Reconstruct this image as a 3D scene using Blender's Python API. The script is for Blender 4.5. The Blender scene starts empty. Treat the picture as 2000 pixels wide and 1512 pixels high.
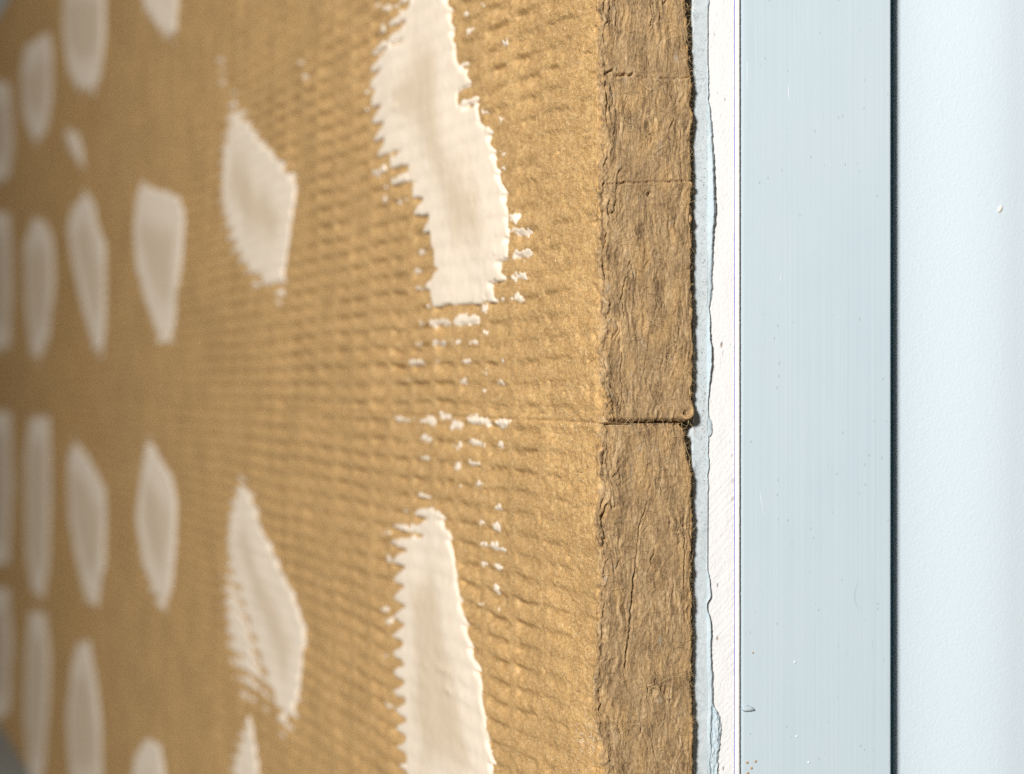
import bpy, math, random
import numpy as np

# ------------------------------------------------------------------ camera, light, exposure
F_PX, CU, CV = 4000.0, 1000.0, 756.0          # focal length and centre, in pixels of the 2000 px wide photograph
YAW = math.atan(1420.0 / F_PX)
D0 = 0.745                                    # depth of the cut ends in front of the camera
XW = 0.3008                                   # plane of the wool face (metres right of the camera)
Z0 = 0.502                                    # camera height above the floor
ST, CT = math.sin(YAW), math.cos(YAW)

scene = bpy.context.scene
COL = scene.collection
cam_d = bpy.data.cameras.new('camera')
cam = bpy.data.objects.new('camera', cam_d)
COL.objects.link(cam)
cam.location = (0, 0, Z0)
cam.rotation_euler = (math.pi / 2, 0, -YAW)
cam_d.sensor_width = 36.0
cam_d.lens = F_PX / 2000.0 * 36.0
cam_d.clip_start, cam_d.clip_end = 0.02, 60.0
cam_d.dof.use_dof = True
cam_d.dof.focus_distance = 0.812
cam_d.dof.aperture_fstop = (cam_d.lens / 1000.0) / 0.0092
scene.camera = cam

world = bpy.data.worlds.new('World')
scene.world = world
world.use_nodes = True
bg = world.node_tree.nodes['Background']
bg.inputs[0].default_value = (1.0, 0.82, 0.64, 1)
bg.inputs[1].default_value = 0.085

def lamp(name, loc, target, size, power, color):
    d = bpy.data.lights.new(name, 'AREA')
    d.shape = 'DISK'; d.size = size; d.energy = power; d.color = color
    o = bpy.data.objects.new(name, d); COL.objects.link(o)
    o.location = loc
    v = np.array(target) - np.array(loc)
    from mathutils import Vector
    o.rotation_euler = Vector(v).to_track_quat('-Z', 'Y').to_euler()
    return o
lamp('key_lamp', (-1.42, -1.22, Z0 + 0.95), (0.35, 1.2, Z0), 0.34, 136, (1.0, 0.975, 0.945))

vs = scene.view_settings
vs.view_transform = 'Standard'; vs.look = 'None'; vs.exposure = 0.0; vs.gamma = 1.0
scene.render.engine = 'CYCLES'
scene.cycles.use_denoising = False
scene.cycles.max_bounces = 6

# ------------------------------------------------------------------ projection helpers
def ray(u, v):
    a, b = u - CU, -(v - CV)
    return np.array([a * CT + F_PX * ST, -a * ST + F_PX * CT, b])
def on_wool(u, v):                            # photograph pixel -> (y, z) on the wool face
    r = ray(u, v); t = XW / r[0]
    return r[1] * t, r[2] * t
def on_end(u, v, y=D0):                       # photograph pixel -> (x, z) on a plane facing the camera
    r = ray(u, v); t = y / r[1]
    return r[0] * t, r[2] * t

# ------------------------------------------------------------------ numpy noise
def _hash(xi, yi, seed):
    h = (xi.astype(np.int64) * 374761393 + yi.astype(np.int64) * 668265263 + seed * 2147483647) & 0xffffffff
    h = ((h ^ (h >> 13)) * 1274126177) & 0xffffffff
    h = ((h ^ (h >> 15)) * 2246822519) & 0xffffffff
    return (h ^ (h >> 16)) & 0xffffffff
def gn(x, y, seed=0):
    x = np.asarray(x, float); y = np.asarray(y, float)
    x, y = np.broadcast_arrays(x, y)
    xi, yi = np.floor(x), np.floor(y)
    fx, fy = x - xi, y - yi
    def g(ix, iy, dx, dy):
        a = _hash(ix, iy, seed) * (2 * math.pi / 4294967296.0)
        return np.cos(a) * dx + np.sin(a) * dy
    ux = fx * fx * fx * (fx * (fx * 6 - 15) + 10); uy = fy * fy * fy * (fy * (fy * 6 - 15) + 10)
    n00 = g(xi, yi, fx, fy); n10 = g(xi + 1, yi, fx - 1, fy)
    n01 = g(xi, yi + 1, fx, fy - 1); n11 = g(xi + 1, yi + 1, fx - 1, fy - 1)
    return 1.5 * ((n00 * (1 - ux) + n10 * ux) * (1 - uy) + (n01 * (1 - ux) + n11 * ux) * uy)
def fbm(x, y, seed=0, o=3):
    r = 0; a = 1.0; s = 0
    for k in range(o):
        r = r + a * gn(x * 2 ** k, y * 2 ** k, seed + 17 * k); s += a; a *= 0.5
    return r / s
def sst(a, b, x):
    t = np.clip((x - a) / (b - a), 0, 1)
    return t * t * (3 - 2 * t)
def lerp(a, b, t):
    return a + (b - a) * t

# ------------------------------------------------------------------ object helpers
def props(o, label=None, cat=None, group=None, kind=None):
    if cat and not kind: kind = 'thing'
    if label: o['label'] = label
    if cat: o['category'] = cat
    if group: o['group'] = group
    if kind: o['kind'] = kind
    return o
def empty(name, loc):
    o = bpy.data.objects.new(name, None); COL.objects.link(o)
    o.location = (loc[0], loc[1], loc[2] + Z0); o.empty_display_size = 0.02
    return o
def world_loc(o):
    l = np.zeros(3)
    while o is not None:
        l += np.array(o.location); o = o.parent
    return l
def mk(name, V, Fq, mat, parent=None, smooth=True, attrs=None, origin=None):
    """V: n x 3 in scene coordinates (z relative to camera height). Fq: m x k faces."""
    V = np.array(V, float).copy(); V[:, 2] += Z0
    if parent is not None:
        off = world_loc(parent)
    else:
        off = np.array([0, 0, 0.]) if origin is None else np.array([origin[0], origin[1], origin[2] + Z0])
    V -= off
    me = bpy.data.meshes.new(name)
    if isinstance(Fq, np.ndarray):
        n, k = Fq.shape
        me.vertices.add(len(V)); me.vertices.foreach_set('co', V.astype(np.float32).ravel())
        me.loops.add(n * k); me.loops.foreach_set('vertex_index', Fq.astype(np.int32).ravel())
        me.polygons.add(n); me.polygons.foreach_set('loop_start', (np.arange(n) * k).astype(np.int32))
        me.update(calc_edges=True)
    else:
        me.from_pydata([tuple(p) for p in V], [], Fq); me.update()
    me.validate()
    if smooth:
        me.polygons.foreach_set('use_smooth', np.ones(len(me.polygons), dtype=bool))
    for k, a in (attrs or {}).items():
        at = me.attributes.new(k, 'FLOAT', 'POINT'); at.data.foreach_set('value', np.asarray(a, np.float32).ravel())
    me.materials.append(mat)
    o = bpy.data.objects.new(name, me); COL.objects.link(o)
    if parent is not None: o.parent = parent
    else: o.location = off
    return o
def grid_faces(nr, nc, flip=False):
    i = np.arange(nr * nc).reshape(nr, nc)
    a, b, c, d = i[:-1, :-1].ravel(), i[:-1, 1:].ravel(), i[1:, 1:].ravel(), i[1:, :-1].ravel()
    return np.stack([a, d, c, b] if flip else [a, b, c, d], 1)
def box(x0, x1, y0, y1, z0, z1):
    V = [(x, y, z) for x in (x0, x1) for y in (y0, y1) for z in (z0, z1)]
    Fc = [(0, 1, 3, 2), (4, 6, 7, 5), (0, 4, 5, 1), (2, 3, 7, 6), (0, 2, 6, 4), (1, 5, 7, 3)]
    return V, Fc

# ------------------------------------------------------------------ material helpers
class NT:
    def __init__(s, name):
        s.m = bpy.data.materials.new(name); s.m.use_nodes = True
        s.t = s.m.node_tree; s.b = s.t.nodes['Principled BSDF']
        s.co = s.n('ShaderNodeTexCoord').outputs['Object']
    def n(s, t, **kw):
        nd = s.t.nodes.new(t)
        for k, v in kw.items(): setattr(nd, k, v)
        return nd
    def l(s, a, b): s.t.links.new(a, b)
    def mapping(s, scale, rot=(0, 0, 0)):
        nd = s.n('ShaderNodeMapping'); s.l(s.co, nd.inputs[0])
        nd.inputs['Scale'].default_value = scale; nd.inputs['Rotation'].default_value = rot
        return nd.outputs[0]
    def noise(s, scale, detail=3, rough=0.55, vec=None, dist=0.0):
        nd = s.n('ShaderNodeTexNoise'); s.l(vec if vec is not None else s.co, nd.inputs['Vector'])
        nd.inputs['Scale'].default_value = scale; nd.inputs['Detail'].default_value = detail
        nd.inputs['Roughness'].default_value = rough; nd.inputs['Distortion'].default_value = dist
        return nd.outputs['Fac']
    def ramp(s, fac, stops, interp='LINEAR'):
        nd = s.n('ShaderNodeValToRGB'); s.l(fac, nd.inputs[0]); nd.color_ramp.interpolation = interp
        e = nd.color_ramp.elements
        while len(e) < len(stops): e.new(0.5)
        for k, (p, c) in enumerate(stops):
            e[k].position = p
            e[k].color = (c, c, c, 1) if isinstance(c, (int, float)) else (*c, 1)
        return nd.outputs[0]
    def mix(s, fac, a, b, mode='MIX'):
        nd = s.n('ShaderNodeMix', data_type='RGBA', blend_type=mode)
        for inp, v in ((nd.inputs[0], fac), (nd.inputs[6], a), (nd.inputs[7], b)):
            if hasattr(v, 'is_linked'): s.l(v, inp)
            elif isinstance(v, (int, float)): inp.default_value = v if inp is nd.inputs[0] else (v, v, v, 1)
            else: inp.default_value = (*v, 1)
        return nd.outputs[2]
    def math(s, op, a, b=0.0):
        nd = s.n('ShaderNodeMath', operation=op)
        for inp, v in zip(nd.inputs, (a, b)):
            if hasattr(v, 'is_linked'): s.l(v, inp)
            else: inp.default_value = v
        return nd.outputs[0]
    def attr(s, name):
        return s.n('ShaderNodeAttribute', attribute_name=name).outputs['Fac']
    def bump(s, h, dist, strength=1.0, normal=None):
        nd = s.n('ShaderNodeBump'); s.l(h, nd.inputs['Height'])
        nd.inputs['Distance'].default_value = dist; nd.inputs['Strength'].default_value = strength
        if normal is not None: s.l(normal, nd.inputs['Normal'])
        return nd.outputs[0]
    def done(s, color, rough=0.9, normal=None, spec=0.25, sheen=0.0):
        if hasattr(color, 'is_linked'): s.l(color, s.b.inputs['Base Color'])
        else: s.b.inputs['Base Color'].default_value = (*color, 1)
        if hasattr(rough, 'is_linked'): s.l(rough, s.b.inputs['Roughness'])
        else: s.b.inputs['Roughness'].default_value = rough
        s.b.inputs['Specular IOR Level'].default_value = spec
        if sheen: s.b.inputs['Sheen Weight'].default_value = sheen
        if normal is not None: s.l(normal, s.b.inputs['Normal'])
        return s.m

def mat_wool_face():
    k = NT('wool_face')
    big = k.noise(26, 3, 0.6)                      # 40 mm blotches
    mid = k.noise(1.0, 4, 0.68, k.mapping((150, 110, 210)), 0.7)          # 5 mm
    mid2 = k.noise(420, 3, 0.7, dist=0.8)
    f1 = k.noise(1.0, 2, 0.6, k.mapping((900, 300, 1700)), 1.2)
    f2 = k.noise(1.0, 2, 0.6, k.mapping((900, 1700, 380), (0.5, 0, 0)), 1.2)
    f3 = k.noise(1.0, 2, 0.6, k.mapping((900, 380, 1500), (-0.8, 0, 0)), 1.2)
    fine = k.noise(1500, 2, 0.65)
    t = k.math('ADD', k.math('MULTIPLY', mid, 0.62), k.math('MULTIPLY', mid2, 0.38))
    c = k.ramp(t, [(0.28, (0.32, 0.181, 0.074)), (0.42, (0.51, 0.306, 0.124)), (0.54, (0.655, 0.408, 0.168)), (0.66, (0.74, 0.505, 0.24)), (0.78, (0.80, 0.61, 0.36))])
    c = k.mix(k.ramp(big, [(0.38, 0.0), (0.64, 0.62)]), c, (0.44, 0.27, 0.110))
    fib = k.math('MAXIMUM', k.math('MAXIMUM', f1, f2), f3)
    c = k.mix(k.ramp(fib, [(0.58, 0.0), (0.72, 0.7)]), c, (0.86, 0.66, 0.37))
    c = k.mix(k.ramp(k.math('MINIMUM', k.math('MINIMUM', f1, f3), fine), [(0.25, 0.85), (0.38, 0.0)]), c, (0.17, 0.095, 0.043))
    h = k.math('ADD', k.math('MULTIPLY', fib, 0.8), k.math('MULTIPLY', mid2, 1.2))
    h = k.math('ADD', h, k.math('MULTIPLY', fine, 0.7))
    return k.done(c, 1.0, k.bump(h, 0.0008, 0.6), 0.05)

def mat_wool_end():
    k = NT('wool_cut_end')
    tone, grey, gold = k.attr('tone'), k.attr('grey'), k.attr('gold')
    fine = k.noise(1.0, 3, 0.7, k.mapping((2000, 900, 300)), 0.7)
    fz = k.noise(1300, 3, 0.7, dist=1.0)
    t = k.math('ADD', k.math('MULTIPLY', tone, 0.62), k.math('MULTIPLY', k.math('SUBTRACT', fine, 0.41), 0.85))
    t = k.math('ADD', t, k.math('MULTIPLY', k.math('SUBTRACT', fz, 0.5), 0.55))
    c = k.ramp(t, [(0.06, (0.11, 0.070, 0.036)), (0.30, (0.285, 0.187, 0.096)), (0.56, (0.445, 0.302, 0.158)), (0.92, (0.68, 0.52, 0.32))])
    md = k.noise(420, 3, 0.7, dist=0.8)
    tg = k.math('ADD', k.math('MULTIPLY', md, 0.7), k.math('MULTIPLY', t, 0.3))
    c = k.mix(gold, c, k.ramp(tg, [(0.30, (0.30, 0.172, 0.078)), (0.46, (0.54, 0.33, 0.130)), (0.62, (0.69, 0.46, 0.21))]))
    c = k.mix(grey, c, (0.46, 0.40, 0.31))
    return k.done(c, 0.85, k.bump(k.math('ADD', fine, fz), 0.0009, 0.55), 0.2)

def mat_plaster():
    k = NT('plaster')
    damp = k.attr('damp')
    n = k.noise(120, 4, 0.6); g = k.noise(1400, 2, 0.6)
    c = k.ramp(n, [(0.3, (0.85, 0.725, 0.575)), (0.7, (0.89, 0.785, 0.65))])
    c = k.mix(damp, c, (0.66, 0.525, 0.365))
    return k.done(c, 0.8, k.bump(k.math('ADD', k.math('MULTIPLY', n, 1.5), k.math('MULTIPLY', g, 0.3)), 0.0005, 0.5), 0.05)

def mat_paper(name, base, base2, speck):
    k = NT(name)
    n = k.noise(300, 3, 0.6); g = k.noise(2400, 2, 0.6)
    c = k.mix(k.ramp(n, [(0.35, 0.0), (0.65, 1.0)]), base, base2)
    if speck:
        s = k.noise(1500, 1, 0.5); w = k.attr('speck')
        c = k.mix(k.math('MULTIPLY', k.ramp(s, [(0.60, 0.0), (0.70, 0.85)]), w), c, (0.16, 0.15, 0.11))
    return k.done(c, 0.75, k.bump(k.math('ADD', g, n), 0.0003, 0.5), 0.25)

def mat_gypsum():
    k = NT('gypsum')
    dirt = k.attr('dirt')
    n = k.noise(700, 3, 0.6)
    c = k.mix(k.ramp(n, [(0.3, 0.0), (0.7, 1.0)]), (0.74, 0.735, 0.73), (0.80, 0.795, 0.79))
    c = k.mix(dirt, c, (0.30, 0.22, 0.13))
    return k.done(c, 0.85, k.bump(n, 0.0003, 0.5), 0.2)

def mat_panel():
    k = NT('coated_blue')
    st = k.noise(1.0, 3, 0.6, k.mapping((900, 1, 3.5)))
    st2 = k.noise(1.0, 2, 0.6, k.mapping((2600, 1, 14)))
    bl = k.noise(14, 3, 0.6)
    c = k.mix(k.ramp(bl, [(0.35, 0.0), (0.65, 1.0)]), (0.490, 0.590, 0.650), (0.515, 0.605, 0.655))
    c = k.mix(k.ramp(st, [(0.38, 0.0), (0.66, 0.40)]), c, (0.575, 0.665, 0.71))
    c = k.mix(k.ramp(st2, [(0.42, 0.22), (0.55, 0.0)]), c, (0.46, 0.555, 0.61))
    vo = k.n('ShaderNodeTexVoronoi'); k.l(k.mapping((480, 1, 170)), vo.inputs['Vector'])
    vo.inputs['Scale'].default_value = 1.0
    near = k.ramp(vo.outputs['Distance'], [(0.07, 1.0), (0.13, 0.0)])
    keep = k.ramp(k.n('ShaderNodeSeparateColor').outputs[0], [(0, 0), (1, 1)])
    sep = [x for x in k.t.nodes if x.type == 'SEPARATE_COLOR'][-1]; k.l(vo.outputs['Color'], sep.inputs[0])
    keep = k.math('GREATER_THAN', sep.outputs[0], 0.45)
    patch = k.ramp(k.noise(1.0, 2, 0.5, k.mapping((190, 1, 30))), [(0.46, 0.0), (0.56, 1.0)])
    dots = k.math('MULTIPLY', k.math('MULTIPLY', near, keep), patch)
    c = k.mix(k.math('MULTIPLY', dots, 0.6), c, (0.20, 0.23, 0.22))
    return k.done(c, k.ramp(bl, [(0.3, 0.42), (0.7, 0.55)]), k.bump(k.math('ADD', st, k.math('MULTIPLY', st2, 0.6)), 0.00008, 0.4), 0.3)

def mat_rear():
    k = NT('pale_blue_coating')
    n = k.noise(900, 2, 0.55); m = k.noise(260, 3, 0.6); bl = k.noise(9, 2, 0.5)
    c = k.mix(bl, (0.585, 0.68, 0.74), (0.61, 0.695, 0.745))
    return k.done(c, 0.6, k.bump(k.math('ADD', n, k.math('MULTIPLY', m, 0.5)), 0.0003, 0.5), 0.3)

def mat_plain(name, color, scale=200, var=0.15, rough=0.85):
    k = NT(name)
    n = k.noise(scale, 3, 0.6)
    a = tuple(x * (1 - var) for x in color); b = tuple(min(1, x * (1 + var)) for x in color)
    return k.done(k.mix(n, a, b), rough, k.bump(n, 0.0003, 0.3), 0.25)

M = dict(face=mat_wool_face(), end=mat_wool_end(), plaster=mat_plaster(), gypsum=mat_gypsum(), panel=mat_panel(), rear=mat_rear(),
         strip=mat_paper('blue_facing_paper', (0.52, 0.585, 0.61), (0.575, 0.63, 0.65), True),
         flap=mat_paper('torn_blue_paper', (0.44, 0.53, 0.575), (0.50, 0.575, 0.61), False),
         white=mat_plain('white_edge_paper', (0.80, 0.79, 0.78), 900, 0.05),
         ink=mat_plain('violet_line', (0.20, 0.17, 0.50), 500, 0.45),
         fibre=mat_plain('loose_fibre', (0.58, 0.42, 0.22), 300, 0.3),
         pale_fibre=mat_plain('pale_fibre', (0.80, 0.72, 0.58), 300, 0.1, 0.5),
         crumb=mat_plain('wool_crumb', (0.45, 0.30, 0.13), 900, 0.3),
         cream=mat_plain('cream_crumb', (0.80, 0.70, 0.60), 900, 0.1),
         edge=mat_plain('teal_joint_shade', (0.20, 0.42, 0.52), 300, 0.2),  # teal shade inside the dark joint, put into the colour
         scuff=mat_plain('scuffed_coating', (0.40, 0.46, 0.48), 300, 0.1),
         core=mat_plain('wool_core', (0.36, 0.23, 0.10), 200, 0.3),
         floor=mat_plain('floor_grey', (0.30, 0.32, 0.31), 30, 0.12), wall=mat_plain('wall_grey', (0.42, 0.45, 0.46), 20, 0.06))

# ------------------------------------------------------------------ setting
YF = 3.35                                      # far end of the panel
ZB, ZT = -0.502, 0.556                         # bottom and top of the panel
ZS = on_end(1265, 826)[1]                      # seam between the two slabs
V, Fc = box(-0.6, 1.6, 0.4, 5.2, -0.54, ZB - 0.001)
props(mk('floor', V, Fc, M['floor'], smooth=False), 'plain grey floor below the bottom edge of the panel', None, None, 'structure')
V, Fc = box(-0.6, 1.6, 5.2, 5.25, -0.54, 1.6)
props(mk('wall_back', V, Fc, M['wall'], smooth=False), 'plain grey wall far behind the panel', None, None, 'structure')

# ------------------------------------------------------------------ wool face relief (metres, positive towards the camera side)
PITCH, COLP = 0.0094, 0.0385
def wool_parts(y, z):
    ymm, zmm = y * 1000, z * 1000
    lod = np.clip((D0 / y) ** 1.5, 0, 1)
    ph = z / PITCH + 0.22 * gn(ymm / 90, zmm / 60, 3) + 0.09 * gn(ymm / 24, zmm / 18, 4) * lod + 0.06 * gn(ymm / 8, zmm / 6, 5) * lod
    p = 1 - (ph - np.floor(ph))                 # runs 0 -> 1 downwards
    r = np.clip(p / 0.82, 0, 1) ** 1.15 * (1 - sst(0.84, 1.0, p))
    cy = (y / COLP + 0.10 * gn(ymm / 60, zmm / 45, 8)) ; cf = np.abs(cy - np.round(cy)) * COLP * 1000   # mm from a column line
    col = 1 - sst(3.5, 8.0, cf + 1.5 * gn(ymm / 7, zmm / 9, 7) * lod)
    rs = sst(0.02, 0.46, p) * (1 - sst(0.62, 0.94, p))
    amp = np.clip(0.80 + 0.55 * gn(ymm / 55, zmm / 40, 9), 0.12, 1.2) * lerp(0.35, 1.0, sst(D0 + 0.012, D0 + 0.10, y))
    cell = gn(np.floor(cy + 0.5) * 3.7 + 0.31, np.floor(ph) * 2.3 + 0.17, 10)     # no two cells of the imprint alike
    amp = amp * np.clip(0.85 + 0.9 * cell, 0.25, 1.5)
    return r, col, amp, lod, rs
def wool_h(y, z):
    ymm, zmm = y * 1000, z * 1000
    r, col, amp, lod, rs = wool_parts(y, z)
    h = 0.00195 * amp * lerp(rs - 0.5, 0.36, col * 0.9)
    h = h + 0.0008 * gn(ymm / 48, zmm / 37, 11) + 0.00030 * gn(ymm / 15, zmm / 9, 12) * lod
    h = h + (0.00032 * gn(ymm / 6, zmm / 3.6, 13) + 0.00034 * gn(ymm / 2.2, zmm / 1.6, 14)) * lod ** 2
    pit = sst(0.55, 0.85, gn(ymm / 5.5, zmm / 4.5, 15)) * lod ** 2
    return h - 0.0012 * pit
def seam_drop(z):
    return 0.0007 * (1 - sst(0.0, 0.0014, np.abs(z - ZS)))

def z_samples(z0, z1, fine=0.0005):
    """row heights from z0 to z1: fine where the near cut end is looked at, wider towards top and bottom"""
    out = [z0]; z = z0
    while z < z1 - 1e-9:
        a = abs(z + (0.001 if z < 0 else 0))
        st = fine if a < 0.17 else min(0.0026, fine + (a - 0.17) * 0.035)
        z = min(z1, z + st); out.append(z)
    return np.array(out)
YJ = 0.0036                                    # where the face sheet meets the cut end round the corner
ys = [D0 + YJ]
while ys[-1] < YF:
    ys.append(min(YF, ys[-1] + 0.0011 * (ys[-1] / D0) ** 2))
ys = np.array(ys)

# ------------------------------------------------------------------ cut end relief
TH = 0.0400
def px_line(pts, y=D0):
    return np.array([on_end(u, v, y) for u, v in pts])
def seg_dist(P, X, Z):
    d = np.full(X.shape, 1e9)
    for (ax, az), (bx, bz) in zip(P[:-1], P[1:]):
        vx, vz = bx - ax, bz - az
        t = np.clip(((X - ax) * vx + (Z - az) * vz) / (vx * vx + vz * vz), 0, 1)
        d = np.minimum(d, np.hypot(X - ax - t * vx, Z - az - t * vz))
    return d
CRACKS = [  # trace, half width mm, depth mm
    ([(1182, 144), (1195, 138), (1204, 148), (1230, 147), (1236, 144)], 0.55, 2.0),
    ([(1228, 149), (1262, 153), (1285, 151), (1300, 154), (1348, 153)], 0.35, 0.9),
    ([(1188, 360), (1230, 357), (1290, 355), (1352, 354)], 0.38, 1.3),
    ([(1265, 980), (1249, 1029), (1245, 1079), (1240, 1114)], 0.30, 0.8),
    ([(1240, 1114), (1237, 1149), (1233, 1191), (1230, 1233), (1224, 1272), (1222, 1304)], 0.42, 1.9),
    ([(1186, 987), (1175, 1015), (1184, 1050), (1177, 1071)], 0.6, 1.6),
    ([(1183, 160), (1187, 190), (1194, 215)], 0.45, 1.3),
    ([(1190, 165), (1200, 205), (1212, 250)], 0.30, 0.7),
    ([(1176, 1160), (1172, 1200), (1180, 1260)], 0.35, 0.7),
    ([(1334, 1010), (1338, 1080), (1336, 1150)], 0.35, 0.9),
    ([(1178, 760), (1188, 790), (1180, 815)], 0.6, 1.5),
    ([(1178, 430), (1185, 460), (1176, 500), (1182, 540)], 0.5, 1.0),
    ([(1215, 690), (1213, 740), (1219, 790)], 0.28, 0.7),
    ([(1320, 600), (1327, 640), (1322, 690)], 0.3, 0.6),
    ([(1222, 540), (1215, 580), (1219, 620)], 0.3, 0.7),
]
HOLES = [((1268, 379), 0.9, 2.6), ((1339, 806), 1.0, 2.8), ((1263, 70), 0.5, 1.2), ((1256, 96), 0.4, 1.0)]
def end_fields(X, Z):
    """X from the wool face, Z, both in mm. height mm, tone, grey"""
    wx = 2.6 * fbm(X / 10, Z / 20, 31, 3) + 1.0 * gn(X / 3.0, Z / 5.0, 33)
    kink = 1.6 * gn(Z / 11.0, X * 0 + 0.5, 34) * sst(0.1, 0.5, gn(X / 14, Z / 30, 35) + 0.15)
    q = X + wx + kink
    n3 = gn(q / 2.6, Z / 18, 41); n1 = gn(q / 1.0, Z / 9, 42); n2 = gn(q / 0.55, Z / 4.5, 43)
    rid = 1 - np.abs(gn(q / 1.7, Z / 17, 44)) * 2.2
    lam = lerp(0.45, 1.75, sst(-0.25, 0.55, fbm(X / 10, Z / 19, 36, 2) + 0.35 * (1 - sst(2, 12, X))))
    h = lam * (0.20 * n3 + 0.20 * n1 + 0.13 * n2 + 0.10 * np.clip(rid, -1, 1)) + 0.62 * fbm(X / 9, Z / 15, 45, 3)
    crease = (1 - sst(0.0, 0.055, np.abs(gn(q / 4.4, Z / 34, 46)))) * sst(0.0, 0.45, gn(X / 9, Z / 13, 47))
    h = h - 1.15 * crease * lam
    clump = fbm(X / 2.4, Z / 3.0, 48, 3) * sst(-0.1, 0.4, gn(X / 13, Z / 12, 49))
    h = h + 0.50 * clump + 0.10 * gn(X / 0.7, Z / 0.9, 50) + 0.20 * fbm(X / 1.5, Z / 2.1, 51, 3)
    tone = 0.53 + lam * 1.0 * (0.30 * gn(q / 1.3, Z / 16, 61) + 0.22 * gn(q / 0.6, Z / 7, 62)) + 0.34 * fbm(X / 7, Z / 11, 63, 3) + 0.22 * gn(X / 1.1, Z / 1.3, 65)
    grey = 0.55 * sst(0.34, 0.7, fbm(X / 4, Z / 7, 64, 3) + 0.12 * gn(X / 0.9, Z / 1.0, 66))
    return h, tone, grey

L_TRACE = [(1178, -200), (1178, 0), (1180, 60), (1178, 150), (1184, 205), (1180, 300), (1176, 400), (1178, 500), (1181, 560), (1185, 620), (1179, 700), (1183, 760), (1187, 800), (1189, 824),
           (1178, 829), (1178, 900), (1180, 960), (1173, 1000), (1175, 1050), (1182, 1085), (1178, 1150), (1178, 1250), (1171, 1300), (1166, 1380), (1172, 1420), (1180, 1460), (1184, 1512), (1180, 1700)]
R_TRACE = [(1338, -200), (1340, 0), (1344, 60), (1347, 130), (1352, 165), (1351, 210), (1357, 225), (1356, 240), (1350, 256), (1351, 350), (1356, 362), (1350, 378), (1353, 480), (1352, 560), (1353, 700), (1353, 780), (1358, 798), (1356, 812), (1346, 825),
           (1334, 829), (1339, 850), (1342, 880), (1345, 900), (1351, 930), (1351, 1000), (1354, 1050), (1351, 1090), (1353, 1200), (1353, 1400), (1356, 1410), (1353, 1430), (1353, 1512), (1353, 1700)]
def trace_x(T, z):
    P = px_line(T)
    i = np.argsort(P[:, 1])
    return np.interp(z, P[i, 1], P[i, 0])

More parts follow.
